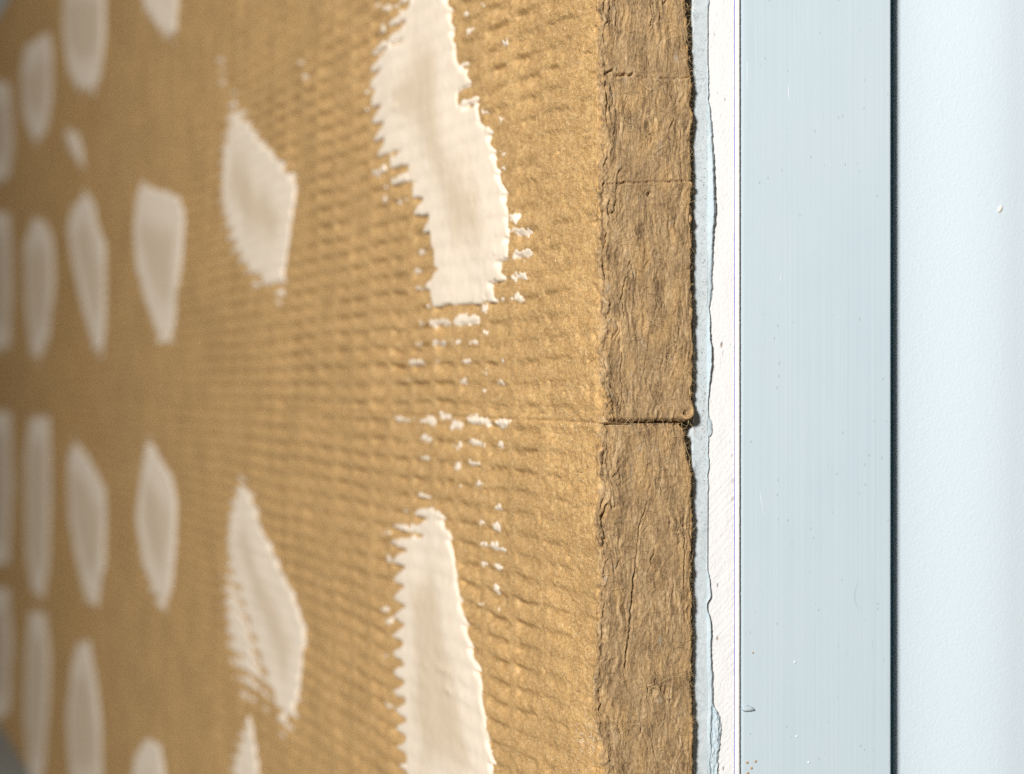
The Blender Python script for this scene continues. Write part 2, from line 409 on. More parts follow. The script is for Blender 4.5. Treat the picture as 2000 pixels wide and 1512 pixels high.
def build_end(z, upper, parent):
    R, R2 = 0.0013, 0.0016
    # profile from the wool face, round the corner, over the cut end, round the back corner
    s_pts = []
    for y in np.linspace(YJ, R, 9)[:-1]: s_pts.append((0.0, y, -1.0, 0.0, 0.0))
    for a in np.linspace(0, math.pi / 2, 10)[:-1]: s_pts.append((R - R * math.cos(a), R - R * math.sin(a), -math.cos(a), -math.sin(a), 1.0))
    for x in np.linspace(R, TH - R2, 104)[:-1]: s_pts.append((x, 0.0, 0.0, -1.0, 2.0))
    for a in np.linspace(0, math.pi / 2, 8)[:-1]: s_pts.append((TH - R2 + R2 * math.sin(a), R2 - R2 * math.cos(a), math.sin(a), -math.cos(a), 3.0))
    for y in np.linspace(R2, 0.014, 16): s_pts.append((TH, y, 1.0, 0.0, 4.0))
    S = np.array(s_pts); nc = len(S)
    Zg = np.repeat(z[:, None], nc, 1)
    bx, by, nx, ny = (np.repeat(S[None, :, k], len(z), 0) for k in range(4))
    zmm = Zg * 1000
    # unrolled lateral coordinate keeps the fibres running round the corners
    lat = np.where(by > 0, np.where(bx < TH / 2, bx - by * 0.6, bx + by * 0.6), bx) * 1000
    h, tone, grey = end_fields(lat, zmm)
    ragL = trace_x(L_TRACE, Zg) - XW - 0.0012; ragR = trace_x(R_TRACE, Zg) - XW - TH
    ragL = ragL * 1.35 + 0.0007 * gn(Zg * 1000 / 7, Zg * 0 + 0.4, 171) + 0.0005 * gn(Zg * 1000 / 2.6, Zg * 0 + 0.8, 172)
    wl = np.where(by > 0, 0, 1 - sst(0.001, 0.012, bx))
    wl = np.where((by > 0) & (bx < TH / 2), 1 - sst(0.0004, YJ, by), wl)
    wr = sst(TH - 0.014, TH - 0.001, bx)
    shift = wl * ragL + wr * ragR
    # height: the wool face relief on the face side, the cut relief elsewhere
    facew = np.where(bx < TH / 2, sst(0.0010, YJ - 0.0002, by), 0)
    hm = lerp(h / 1000, wool_h(D0 + by, Zg), facew)
    corner = np.exp(-((lat - 0.5) / 2.2) ** 2)
    hm = hm + corner * (0.0011 * gn(lat / 2.0, zmm / 3.6, 71) + 0.0007 * gn(lat / 1.0, zmm / 1.3, 72) + 0.0012 * gn(lat / 4.0, zmm / 9, 75) - 0.0014 * sst(0.25, 0.7, gn(lat / 3.0, zmm / 5.5, 76))) * (1 - facew)
    back = np.exp(-((lat - 40.0) / 1.6) ** 2)
    hm = hm + back * (0.00045 * gn(lat / 1.5, zmm / 1.8, 73) + 0.0004 * gn(lat / 3, zmm / 5, 74))
    X = XW + bx + shift
    for tr, hw, dp in CRACKS:
        P = px_line(tr)
        m = np.abs(Zg - P[:, 1].mean()) < (np.ptp(P[:, 1]) / 2 + 0.004)
        if not m.any(): continue
        wob = 0.0005 * gn(lat / 2.5, zmm / 2.5, 81)
        d = seg_dist(P, X + wob, Zg + wob) * 1000
        hm = hm - np.where(m & (by < 0.004), dp / 1000 * (1 - sst(hw * 0.25, hw * 1.15, d)) - 0.00022 * np.exp(-((d - hw * 2.1) / (hw * 0.9)) ** 2), 0)
    for (u, v), rr, dp in HOLES:
        hx, hz = on_end(u, v)
        d = np.hypot(X - hx, Zg - hz) * 1000
        hm = hm - np.where(by < 0.006, dp / 1000 * (1 - sst(rr * 0.45, rr * 1.2, d)), 0)
    if upper:                                   # the tuft curled over at the lower right corner
        cx, cz = on_end(1340, 804)
        dx, dz = (X - cx) * 1000, (Zg - cz) * 1000
        rr = np.hypot(dx / 1.0, dz / 1.25)
        ringm = np.exp(-((rr - 2.3) / 0.75) ** 2) * sst(-0.9, 0.6, dx - 0.3 * dz)
        hm = hm + 0.0011 * ringm * (by < 0.004)
    # seam: the two slabs turn in where they meet
    e = np.abs(Zg - ZS)
    hm = hm - 0.0022 * (1 - sst(0.0, 0.0022 if upper else 0.0030, e)) * (1 - facew) - seam_drop(Zg) * facew
    lw = 0.0022 * fbm(lat / 5, zmm / 9, 176, 3) + 0.0012 * gn(lat / 1.5, zmm / 2.0, 177)
    gold = np.clip(np.where(by > 0, np.where(bx < TH / 2, sst(0.0003, 0.0034, by + lw), 0.5), 0.30 * (1 - sst(0.0, 0.0030, bx - 0.8 * lw))) + 0.35 * gn(lat / 2.5, zmm / 6, 77), 0, 1)
    gold = np.maximum(gold, 0.55 * back * sst(-0.1, 0.5, gn(lat / 4, zmm / 9, 78)))
    gold = np.maximum(gold, 0.38 * sst(0.0, 0.6, gn(lat / 7, zmm / 15, 79)))
    Xf = X + nx * hm; Yf = D0 + by + ny * hm
    Zf = Zg.copy()
    # close the seam side: one more row pushed inwards behind the lip
    gap = (0.00045 + 0.0003 * gn(lat[0] / 6, lat[0] * 0 + 3.3, 90)) * (1 - facew[0])
    row = 0 if upper else -1
    Zf[row] += gap if upper else -gap
    insX = Xf[row] - nx[row] * 0.012; insY = Yf[row] - ny[row] * 0.012; insZ = Zf[row]
    cat = (lambda A, r: np.vstack([r[None], A]) if upper else np.vstack([A, r[None]]))
    Xf, Yf, Zf = cat(Xf, insX), cat(Yf, insY), cat(Zf, insZ)
    tone, grey, gold = (cat(A, A[row]) for A in (tone, grey, gold))
    V = np.stack([Xf, Yf, Zf], -1).reshape(-1, 3)
    return mk('cut_end', V, grid_faces(*Xf.shape), M['end'], parent, attrs=dict(tone=tone, grey=grey, gold=gold))

def build_slab(upper):
    z0, z1 = (ZS, ZT) if upper else (ZB, ZS)
    root = empty('insulation_batt', (XW + TH / 2, D0, z0))
    z = z_samples(z0, z1)
    yg, zg = np.meshgrid(ys, z)
    X = XW - wool_h(yg, zg) + seam_drop(zg)
    # blend the first columns into the ragged corner shift of the cut end (zero there)
    V = np.stack([X, yg, zg], -1).reshape(-1, 3)
    mk('wool_face', V, grid_faces(*X.shape, flip=True), M['face'], root)
    build_end(z, upper, root)
    g = 0.0012
    Vb, Fb = box(XW + 0.0035, XW + TH - 0.002, D0 + 0.0135, YF, z0 + (g if upper else 0), z1 - (0 if upper else g))
    mk('wool_core', Vb, Fb, M['core'], root, smooth=False)
    return root
upper = build_slab(True)
props(upper, 'upper brown mineral wool slab above the seam, with a curled tuft at its lower corner', 'insulation', 'mineral wool slabs of the panel')
lower = build_slab(False)
props(lower, 'lower brown mineral wool slab below the seam, with a long crack in its cut end', 'insulation', 'mineral wool slabs of the panel')

def curled_tuft(parent):
    """wad of wool rolled over at the lower right corner of the upper batt"""
    cx, cz = on_end(1339, 802); n, m = 40, 16
    V = []; tone = []
    for i in range(n):
        t = i / (n - 1); a = math.radians(80 - 235 * t)
        rr = 0.0030 - 0.0007 * t
        p = np.array([cx + rr * math.cos(a) * 0.95, D0 - 0.0006 + 0.0018 * abs(t - 0.55), cz + rr * 1.15 * math.sin(a)])
        er = np.array([math.cos(a), 0, math.sin(a)])
        w = 0.00085 * (math.sin(math.pi * min(1, max(0.0, t * 0.94 + 0.03))) ** 0.45)
        for j in range(m):
            b = 2 * math.pi * j / m
            k = w * (1 + 0.30 * float(gn(np.array([j * 0.9]), np.array([t * 4]), 181)[0]) + 0.16 * math.sin(b * 5 + 3 * t))
            V.append(p + k * (er * math.cos(b) + np.array([0, -1.5, 0]) * math.sin(b)))
            tone.append(0.62 + 0.35 * float(gn(np.array([j * 1.1]), np.array([t * 3]), 182)[0]))
    Fc = [(i * m + j, i * m + (j + 1) % m, (i + 1) * m + (j + 1) % m, (i + 1) * m + j) for i in range(n - 1) for j in range(m)]
    return mk('curled_tuft', V, np.array(Fc), M['end'], parent, attrs=dict(tone=tone, grey=[0] * len(V), gold=[0.35] * len(V)))
curled_tuft(upper)

# ------------------------------------------------------------------ plaster dabs on the wool
def poly_sd(P, Y, Z):
    """signed distance in mm, positive inside"""
    d = seg_dist(np.vstack([P, P[:1]]), Y, Z)
    ins = np.zeros(Y.shape, bool)
    n = len(P)
    for i in range(n):
        (ax, az), (bx, bz) = P[i], P[(i + 1) % n]
        c = ((az > Z) != (bz > Z))
        with np.errstate(divide='ignore', invalid='ignore'):
            xx = (bx - ax) * (Z - az) / (bz - az) + ax
        ins ^= c & (Y < xx)
    return np.where(ins, d, -d) * 1000
def plaster_patch(name, P, parent, k_far=13.0, k_near=3.0, k_low=10.0, grid=0.0009, thick=0.00018, damp_amt=0.7, seed=0, flat=True, bias=0.0):
    P = np.array(P)
    yc, zc = P.mean(0); hy, hz = np.ptp(P[:, 0]) / 2, np.ptp(P[:, 1]) / 2
    m0 = (k_far + 4) / 1000 if flat else 0.003
    sc = max(1.0, (yc / 0.95)) ** 1.35
    gy, gz = grid * sc * 1.25, grid * min(sc, 2.2)
    Y, Z = np.meshgrid(np.arange(P[:, 0].min() - m0, P[:, 0].max() + m0, gy), np.arange(P[:, 1].min() - 0.012, P[:, 1].max() + 0.012, gz))
    sd = poly_sd(P, Y, Z)
    r, col, amp, lod, rs = wool_parts(Y, Z)
    ny_, nz_ = (Y - yc) / hy, (Z - zc) / hz
    far = sst(-0.15, 0.75, ny_); low = sst(0.2, 0.95, -nz_)
    k = np.maximum(lerp(k_near, k_far, far), k_low * low)
    rr = lerp(r - 0.48, -0.15, col * 0.8)
    ymm, zmm = Y * 1000, Z * 1000
    m = sd + k * rr * 1.5 + 2.2 * gn(ymm / 13, zmm / 7, 101 + seed) * lod ** 0.5 + 1.0 * gn(ymm / 4, zmm / 2.6, 102 + seed) * lod + 0.45 * k * rr * gn(ymm / 30, zmm / 11, 103 + seed) - bias
    if not flat: m = m + (2.4 * gn(ymm / 3.2, zmm / 1.9, 110 + seed) + 1.2 * gn(ymm / 1.5, zmm / 1.0, 111 + seed)) * lod - 0.5
    W = wool_h(Y, Z) - seam_drop(Z)
    if flat:
        inner = sst(-0.8, 2.5, m)
        smooth_level = 0.0012 + 0.0006 * gn(ymm / 48, zmm / 37, 11) + 0.00012 * gn(ymm / 9, zmm / 7, 105)
        relief = 0.00007 * (rs - 0.4) * 2.0
        H = lerp(W, smooth_level + relief * (1 - sst(25, 45, sd)), 0.92 * inner)
        H = np.where(H < W + 0.00008, lerp(H, W + 0.00008, sst(1, 4, m)), H)
        pits = sst(0.62, 0.8, gn(ymm / 6, zmm / 3.2, 106)) * lod
        H = H - 0.0003 * pits
    else:
        H = W + 0.0001 * sst(0, 4, m) + 0.00014 * gn(ymm / 1.8, zmm / 1.5, 107)
    H = H + thick * sc ** 0.5 * sst(-0.6, 1.6, m)
    H = np.where(m < 0, W - 0.0009 * sst(0, 1.6, -m) + thick * sc ** 0.5 * sst(-0.6, 1.6, m), H)
    damp = damp_amt * sst(18, 44, sd + 6 * gn(ymm / 30, zmm / 25, 108 + seed))
    F_ = grid_faces(*Y.shape, flip=True)
    keep = (m.ravel()[F_] > -1.8).any(1)
    F_ = F_[keep]
    used = np.unique(F_); idx = np.full(Y.size, -1); idx[used] = np.arange(len(used))
    V = np.stack([XW - H, Y, Z], -1).reshape(-1, 3)[used]
    return mk(name, V, idx[F_], M['plaster'], parent, attrs=dict(damp=damp.ravel()[used]))

DABS_UP = [
    [(812, -40), (868, -40), (878, 20), (890, 80), (896, 125), (914, 135), (918, 175), (897, 185), (897, 205), (934, 195), (940, 240), (957, 248), (966, 300), (977, 350), (991, 400), (998, 450), (996, 505), (972, 545), (965, 578), (935, 603), (848, 603), (838, 565), (852, 510), (836, 440), (815, 400), (800, 350), (752, 315), (746, 280), (736, 230), (724, 190), (726, 150), (750, 85), (784, 40)],
    [(458, 205), (490, 245), (520, 285), (573, 345), (578, 365), (570, 440), (562, 500), (552, 570), (520, 552), (492, 535), (472, 510), (445, 450), (436, 380), (438, 300), (447, 230)],
    [(275, 358), (352, 384), (360, 420), (355, 520), (345, 600), (335, 665), (312, 665), (288, 600), (268, 520), (262, 450), (268, 390)],
    [(168, 372), (185, 400), (190, 440), (205, 470), (207, 560), (205, 640), (200, 695), (185, 680), (160, 590), (144, 520), (134, 450), (140, 415)],
    [(65, 425), (90, 435), (103, 470), (105, 560), (95, 660), (75, 705), (62, 690), (52, 600), (48, 480)],
    [(-25, 412), (18, 418), (24, 560), (18, 680), (-25, 690)],
    [(127, -60), (205, -60), (205, 60), (200, 130), (185, 178), (152, 172), (133, 130), (125, 60)],
    [(265, -90), (335, -90), (350, -20), (348, 40), (340, 72), (312, 58), (284, 15)],
    [(52, 92), (95, 62), (102, 100), (100, 200), (90, 258), (70, 282), (48, 230), (43, 140)],
    [(-25, 160), (18, 162), (26, 280), (16, 350), (-25, 358)],
    [(128, 255), (150, 258), (160, 285), (165, 330), (150, 310), (135, 285)],
]
DABS_LOW = [
    [(822, 996), (848, 986), (866, 1010), (880, 1040), (890, 1100), (905, 1190), (920, 1260), (940, 1330), (950, 1400), (962, 1470), (972, 1540), (980, 1620), (800, 1620), (792, 1470), (785, 1400), (780, 1300), (780, 1200), (778, 1060), (790, 1042), (820, 1024)],
    [(470, 940), (490, 965), (515, 1040), (540, 1090), (570, 1150), (597, 1225), (598, 1250), (590, 1320), (575, 1405), (552, 1412), (540, 1370), (520, 1310), (495, 1240), (475, 1170), (452, 1120), (446, 1060), (452, 1000)],
    [(290, 855), (310, 890), (335, 930), (345, 980), (345, 1060), (335, 1150), (322, 1195), (302, 1165), (278, 1090), (268, 1010), (275, 930)],
    [(145, 862), (165, 882), (205, 950), (207, 1000), (205, 1100), (190, 1190), (168, 1165), (152, 1100), (136, 1010), (134, 900)],
    [(60, 815), (95, 815), (98, 950), (95, 1100), (85, 1168), (66, 1160), (52, 1080), (50, 900)],
    [(-25, 805), (20, 805), (24, 950), (16, 1100), (-25, 1105)],
    [(60, 1195), (90, 1198), (98, 1300), (92, 1420), (82, 1530), (60, 1530), (49, 1400), (51, 1280)],
    [(-25, 1145), (16, 1152), (24, 1260), (18, 1390), (-2, 1405), (-25, 1405)],
    [(152, 1258), (175, 1252), (190, 1350), (200, 1440), (198, 1560), (142, 1560), (132, 1400), (142, 1300)],
    [(268, 1468), (290, 1442), (315, 1452), (325, 1540), (330, 1600), (240, 1600)],
    [(488, 1392), (497, 1440), (510, 1540), (515, 1600), (445, 1600), (464, 1470)],
]
DLAB = {0: 'large white plaster dab with saw-toothed left edge nearest the cut end'}
for root, dabs in ((upper, DABS_UP), (lower, DABS_LOW)):
    for i, D in enumerate(dabs):
        P = [on_wool(u, v) for u, v in D]
        far = P[0][0] > 1.7
        o = plaster_patch('plaster_dab', P, root, seed=i * 7 + (0 if root is upper else 300), k_far=9 if far else (8 if (root is lower and i == 1) else 16))
# lattice of plaster caught on the ridges beside the second lower dab
lat_poly = [on_wool(u, v) for u, v in [(440, 1080), (456, 1100), (482, 1170), (502, 1240), (526, 1310), (520, 1370), (470, 1340), (444, 1270), (438, 1170)]]
plaster_patch('plaster_lattice', lat_poly, lower, k_far=22, k_near=22, k_low=22, bias=9.0, seed=900, damp_amt=0)

def fleck(u, v, du, dv, root, seed):
    n = 9; P = []
    rng = random.Random(seed)
    for i in range(n):
        a = 2 * math.pi * i / n
        k = 0.8 + 0.4 * rng.random()
        P.append(on_wool(u + du * k * math.cos(a), v + dv * k * math.sin(a)))
    plaster_patch('plaster_fleck', P, root, k_far=1.2, k_near=1.2, k_low=1.2, grid=0.0007, thick=0.00028, damp_amt=0, seed=seed, flat=False)
FLECKS = [  # centre and half size in photograph pixels
    (1014, 456, 17, 10), (1018, 497, 20, 13), (1014, 542, 17, 10), (1011, 584, 14, 9), (1005, 425, 11, 12), (980, 585, 8, 6), (947, 604, 7, 10), (945, 648, 7, 6), (910, 625, 22, 13), (863, 630, 20, 10), (823, 632, 7, 6),
    (818, 669, 7, 5), (860, 669, 15, 6), (895, 668, 9, 5), (925, 668, 8, 6), (815, 706, 12, 5), (856, 707, 9, 4), (913, 707, 9, 6), (946, 727, 5, 6), (1002, 707, 5, 6), (980, 748, 6, 5), (905, 746, 8, 4), (943, 766, 6, 4), (802, 742, 6, 4), (985, 706, 4, 5),
    (948, 220, 6, 7), (979, 232, 6, 6), (980, 300, 5, 5), (982, 330, 4, 5), (915, 25, 9, 6), (945, 10, 7, 5), (920, 60, 9, 5), (988, 85, 5, 7), (780, 20, 8, 6), (758, 14, 8, 8), (752, 52, 6, 5), (735, 10, 9, 5), (742, 100, 8, 7), (757, 388, 6, 6), (782, 397, 6, 5), (770, 350, 8, 9), (737, 340, 9, 8),
    (825, 495, 9, 6), (812, 530, 7, 4), (820, 563, 6, 4), (432, 120, 5, 8), (436, 160, 5, 6), (437, 140, 4, 5), (590, 122, 5, 4), (600, 150, 6, 4), (545, 592, 6, 8), (500, 555, 6, 6)]
FLECKS_LOW = [
    (790, 819, 17, 6), (838, 823, 17, 11), (869, 810, 10, 7), (889, 831, 13, 10), (932, 821, 20, 11), (952, 825, 8, 8), (985, 826, 21, 11), (833, 858, 9, 7), (893, 872, 11, 6), (935, 867, 20, 5), (978, 872, 6, 7), (896, 909, 9, 6), (930, 905, 12, 3), (940, 945, 10, 6), (895, 950, 9, 4), (832, 896, 8, 3), (828, 968, 7, 5),
    (975, 992, 5, 5), (945, 1022, 6, 5), (973, 1028, 7, 5), (948, 1062, 8, 4), (968, 1065, 8, 8), (983, 1073, 6, 4), (948, 1100, 6, 5), (975, 1106, 7, 4), (971, 1146, 6, 6), (944, 1178, 5, 5), (972, 1186, 6, 4), (755, 1040, 10, 6), (805, 1030, 5, 8), (760, 1090, 7, 9), (756, 1190, 9, 5), (760, 1215, 9, 6), (756, 1280, 8, 6), (760, 1380, 9, 6),
    (553, 1440, 6, 8), (563, 1420, 6, 8), (488, 1330, 6, 10), (480, 1360, 6, 10)]
for i, (u, v, a, b) in enumerate(FLECKS): fleck(u, v, a, b, upper, 1000 + i * 3)
for i, (u, v, a, b) in enumerate(FLECKS_LOW): fleck(u, v, a, b, lower, 3000 + i * 3)

# ------------------------------------------------------------------ loose fibres
def fibres(name, spots, mat, parent, r=0.00005):
    V = []; Fc = []
    for p, d, L, curl, rr in spots:
        p = np.array(p, float); d = np.array(d, float); d /= np.linalg.norm(d)
        a = np.cross(d, (0.31, 0.52, 0.8)); a /= np.linalg.norm(a); b = np.cross(d, a)
        n = 5; base = len(V)
        for k in range(n):
            t = k / (n - 1)
            c = p + d * L * t + (a * curl[0] + b * curl[1]) * L * t * t
            w = rr * (1 - 0.5 * t)
            for q in range(3):
                an = 2.0944 * q
                V.append(c + w * (a * math.cos(an) + b * math.sin(an)))
        for k in range(n - 1):
            for q in range(3):
                i0 = base + 3 * k + q; i1 = base + 3 * k + (q + 1) % 3
                Fc.append((i0, i1, i1 + 3, i0 + 3))
    o = mk(name, np.array(V), np.array(Fc), mat, parent)
    props(o, kind='stuff')
    return o
rng = random.Random(5)
for root, zlo, zhi in ((upper, ZS, 0.17), (lower, -0.17, ZS)):
    sp = []; pale = []
    for _ in range(1300):                        # cut end
        z = rng.uniform(zlo + 0.001, zhi); x = XW + rng.uniform(0.001, TH - 0.0005)
        sp.append(((x, D0 + 0.0003, z), (rng.gauss(0, 0.4), -0.22 - 0.25 * rng.random(), rng.choice((-1, 1)) * rng.uniform(0.3, 1)), rng.uniform(0.0015, 0.006), (rng.gauss(0, 0.6), rng.gauss(0, 0.6)), rng.uniform(0.00004, 0.00010)))
    for _ in range(260):                        # edges of the cut end
        z = rng.uniform(zlo + 0.001, zhi)
        x = float(trace_x(R_TRACE, z))
        sp.append(((x - 0.0008, D0 + rng.uniform(0.0, 0.004), z), (rng.uniform(0.2, 1), rng.gauss(-0.2, 0.4), rng.gauss(0, 0.9)), rng.uniform(0.001, 0.0034), (rng.gauss(0, 0.5), rng.gauss(0, 0.5)), rng.uniform(0.00003, 0.00006)))
    for _ in range(900):                        # wool face close to the corner
        z = rng.uniform(zlo + 0.001, zhi); y = D0 + 0.002 + rng.expovariate(1 / 0.035)
        h = float(wool_h(np.array([y]), np.array([z]))[0])
        s = (XW - h + 0.0003, y, z), (-0.25 - 0.2 * rng.random(), rng.gauss(0, 0.6), rng.gauss(0, 0.6)), rng.uniform(0.001, 0.0035), (rng.gauss(0, 0.5), rng.gauss(0, 0.5)), rng.uniform(0.00003, 0.00007)
        (pale if rng.random() < 0.12 else sp).append(s)
    if root is lower:                           # bright splinters near the lower corner and under the seam
        for _ in range(70):
            u, v = rng.gauss(1145, 11), rng.gauss(1440, 26)
            y, z = on_wool(u, v); h = float(wool_h(np.array([y]), np.array([z]))[0])
            pale.append(((XW - h, y, z), (-0.3, rng.gauss(0, 0.6), rng.gauss(0, 0.8)), rng.uniform(0.001, 0.002), (0.1, 0.1), 0.00010))
        for _ in range(14):
            u, v = rng.gauss(1130, 25), rng.gauss(838, 14)
            y, z = on_wool(u, v); h = float(wool_h(np.array([y]), np.array([z]))[0])
            pale.append(((XW - h, y, z), (-0.3, rng.gauss(0, 0.6), rng.gauss(0, 0.8)), rng.uniform(0.001, 0.002), (0.1, 0.1), 0.00010))
    fibres('loose_fibre', sp, M['fibre'], root)
    fibres('pale_splinter', pale, M['pale_fibre'], root)

# ------------------------------------------------------------------ plasterboard glued behind the wool
YB = D0 + 0.0065                                # plane of its cut end
xs0, xs1 = on_end(1352, 756, YB)[0], on_end(1446, 756, YB)[0]
board = empty('plasterboard', ((xs0 + xs1) / 2, YB, ZB))
props(board, 'plasterboard seen on its cut white end, with torn blue facing paper, beside the wool', 'plasterboard')
def rows(fine, lim=0.175):
    a = np.arange(-lim, lim + 1e-9, fine)
    return np.concatenate([np.linspace(ZB, -lim, 40)[:-1], a, np.linspace(lim, ZT, 40)[1:]])
def end_sheet(name, x, z, H, mat, parent, attrs=None, y=YB, depth=0.004):
    """relief facing the camera; the two long sides are folded back"""
    X, Z = np.meshgrid(x, z); Y = y - H
    if X.shape != Y.shape: Y = np.broadcast_to(Y, X.shape)
    Xf = np.hstack([X[:, :1], X, X[:, -1:]]); Zf = np.hstack([Z[:, :1], Z, Z[:, -1:]]); Yf = np.hstack([Y[:, :1] + depth, Y, Y[:, -1:] + depth])
    at = {k: np.hstack([a[:, :1], a, a[:, -1:]]) for k, a in (attrs or {}).items()}
    V = np.stack([Xf, Yf, Zf], -1).reshape(-1, 3)
    return mk(name, V, grid_faces(*Xf.shape), mat, parent, attrs=at)
xb = lambda u, y=YB: on_end(u, 756, y)[0]
# white gypsum core
x = np.linspace(xb(1376), xb(1436), 60); z = rows(0.0005); X, Z = np.meshgrid(x, z); xm, zm = X * 1000, Z * 1000
g_w = (1 - sst(-0.03, 0.0, Z)) * 0.85 + 0.15
q = (zm - xm * 0.95)
saw = gn(q / 0.9, (xm + zm) / 30, 201) * 0.07 + gn(q / 0.42, (xm + zm) / 18, 202) * 0.04
H = (saw * g_w + 0.05 * gn(xm / 0.9, zm / 0.9, 203) + 0.09 * gn(xm / 6, zm / 14, 204)) / 1000
pit = sst(0.60, 0.78, gn(xm / 0.85, zm / 1.1, 205)) * sst(0.0, 0.5, gn(xm / 6, zm / 9, 206) + 0.2)
H = H - 0.00022 * pit
dirt = 0.25 * pit
for u, v, r_, dp in [(1411, 674, 0.8, 0.6), (1413, 690, 0.35, 0.4), (1403, 1144, 0.6, 0.4), (1402, 1247, 0.7, 0.2), (1391, 1235, 0.5, 0.4), (1417, 195, 0.4, 0.3), (1403, 182, 0.3, 0.3), (1397, 68, 0.35, 0.3), (1414, 1502, 0.5, 0.4), (1405, 1505, 0.35, 0.4), (1432, 940, 0.9, 0.05), (1431, 975, 0.8, 0.05), (1430, 890, 0.6, 0.05)]:
    px, pz = on_end(u, v, YB); d = np.hypot(X - px, (Z - pz) * 0.65) * 1000 + 0.25 * gn(xm / 0.6, zm / 0.6, 207)
    b = 1 - sst(r_ * 0.5, r_ * 1.1, d); H = H - dp / 1000 * b; dirt = np.maximum(dirt, (0.75 if dp > 0.1 else 0.35) * b)
end_sheet('gypsum_core', x, z, H, M['gypsum'], board, dict(dirt=dirt), depth=0.01)
# blue facing paper beside the wool, speckled
x = np.linspace(xs0, xb(1380.5), 34); z = rows(0.0006); X, Z = np.meshgrid(x, z); xm, zm = X * 1000, Z * 1000
ux = (X - x[0]) / (x[-1] - x[0])
Hs = (0.9 + 0.05 * gn(xm / 1.2, zm / 1.2, 211) + 0.08 * gn(xm / 5, zm / 20, 212)) / 1000
zpix = CV - Z / D0 * 3690
speck = np.clip(np.exp(-((ux - 0.72) / 0.25) ** 2) * np.clip(np.exp(-((zpix - 300) / 190) ** 2) + 0.9 * np.exp(-((zpix - 800) / 240) ** 2) + 0.25, 0, 1) + 0.35 * (gn(xm / 4, zm / 8, 213) > 0.2) * 0.5, 0, 1)
end_sheet('facing_paper', x, z, Hs, M['strip'], board, dict(speck=speck), depth=0.012)
# torn paper edge rolled over the gypsum
TORN = [(1387, -200), (1387, 0), (1383, 33), (1385, 66), (1383, 109), (1386, 149), (1385, 192), (1390, 215), (1394, 264), (1395, 314), (1394.5, 357), (1396, 390), (1398, 413), (1394.5, 463), (1394, 490), (1393, 540), (1394.5, 562), (1388, 600), (1389.5, 632), (1386.5, 648), (1391, 682), (1391, 715), (1386.5, 754), (1384.5, 787), (1386.5, 817), (1391, 823), (1393, 840), (1386.5, 852), (1384, 886), (1388, 903), (1383.5, 930), (1386, 955), (1383, 980), (1385.5, 1001), (1381, 1030), (1383.5, 1071), (1383, 1114), (1390.5, 1138), (1390.5, 1168), (1380, 1177), (1382, 1192), (1389, 1212), (1391.5, 1240), (1389, 1272), (1394, 1314), (1394, 1352), (1394, 1374), (1391, 1400), (1390, 1440), (1393, 1470), (1389, 1490), (1391, 1512), (1391, 1700)]
def paper_edge(name, left, right_pts, nx_, zlim, lift, seed, mat, parent, zfine=0.0005, lump=0.25):
    yp = YB - 0.0012
    P = px_line(right_pts, yp); i = np.argsort(P[:, 1])
    z = rows(zfine) if zlim is None else np.arange(zlim[0], zlim[1], zfine)
    xr = np.interp(z, P[i, 1], P[i, 0]) + 0.00028 * gn(z * 1000 / 2.6, z * 0 + 0.3, seed) + 0.00022 * gn(z * 1000 / 1.1, z * 0 + 0.7, seed + 1)
    if isinstance(left, list):
        PL = px_line(left, yp); j = np.argsort(PL[:, 1]); xl = np.interp(z, PL[j, 1], PL[j, 0])
    else:
        xl = np.full(len(z), xb(left, yp))
    t = np.linspace(0, 1, nx_)
    T, Z = np.meshgrid(t, z)
    X = xl[:, None] + (xr - xl)[:, None] * T
    xm, zm = X * 1000, Z * 1000
    vp = CV - Z / D0 * 3690
    open_ = np.exp(-((vp - 370) / 120) ** 2) + 0.9 * np.exp(-((vp - 690) / 70) ** 2) + 0.6 * np.exp(-((vp - 1230) / 110) ** 2) + 0.5 * np.exp(-((vp - 1420) / 60) ** 2)
    body = 0.80 + lift * (0.10 + 1.75 * open_ + 0.25 * gn(zm / 26, zm * 0 + 1.5, seed + 2)) * sst(0.0, 0.75, T)
    edge = 1 - (0.70 - 0.30 * np.clip(open_, 0, 1)) * sst(0.60, 1.0, T) ** 1.2
    H = body * edge + lump * (0.45 * gn(xm / 0.9, zm / 2.2, seed + 3) + 0.3 * gn(xm / 0.45, zm / 0.9, seed + 4))
    H = H - 0.45 * (1 - sst(0.02, 0.12, np.abs(T - 0.12 - 0.05 * gn(zm / 9, zm * 0 + .2, seed + 5)))) * sst(-0.1, 0.3, gn(zm / 24, zm * 0 + .9, seed + 6))
    Y = YB - H / 1000
    # underside: the edge has thickness and turns back to the gypsum
    Xf = np.hstack([X[:, :1], X, X[:, -1:] - 0.0001, X[:, :1] + 0.6 * (X[:, -1:] - X[:, :1])]); Zf = np.hstack([Z[:, :1], Z, Z[:, -1:], Z[:, -1:]])
    Yf = np.hstack([Y[:, :1] + 0.002, Y, Y[:, -1:] + 0.00025, np.full_like(Y[:, -1:], YB + 0.0004)])
    V = np.stack([Xf, Yf, Zf], -1).reshape(-1, 3)
    return mk(name, V, grid_faces(*Xf.shape), mat, parent)
paper_edge('torn_paper_edge', 1379.5, TORN, 22, None, 0.95, 231, M['flap'], board)
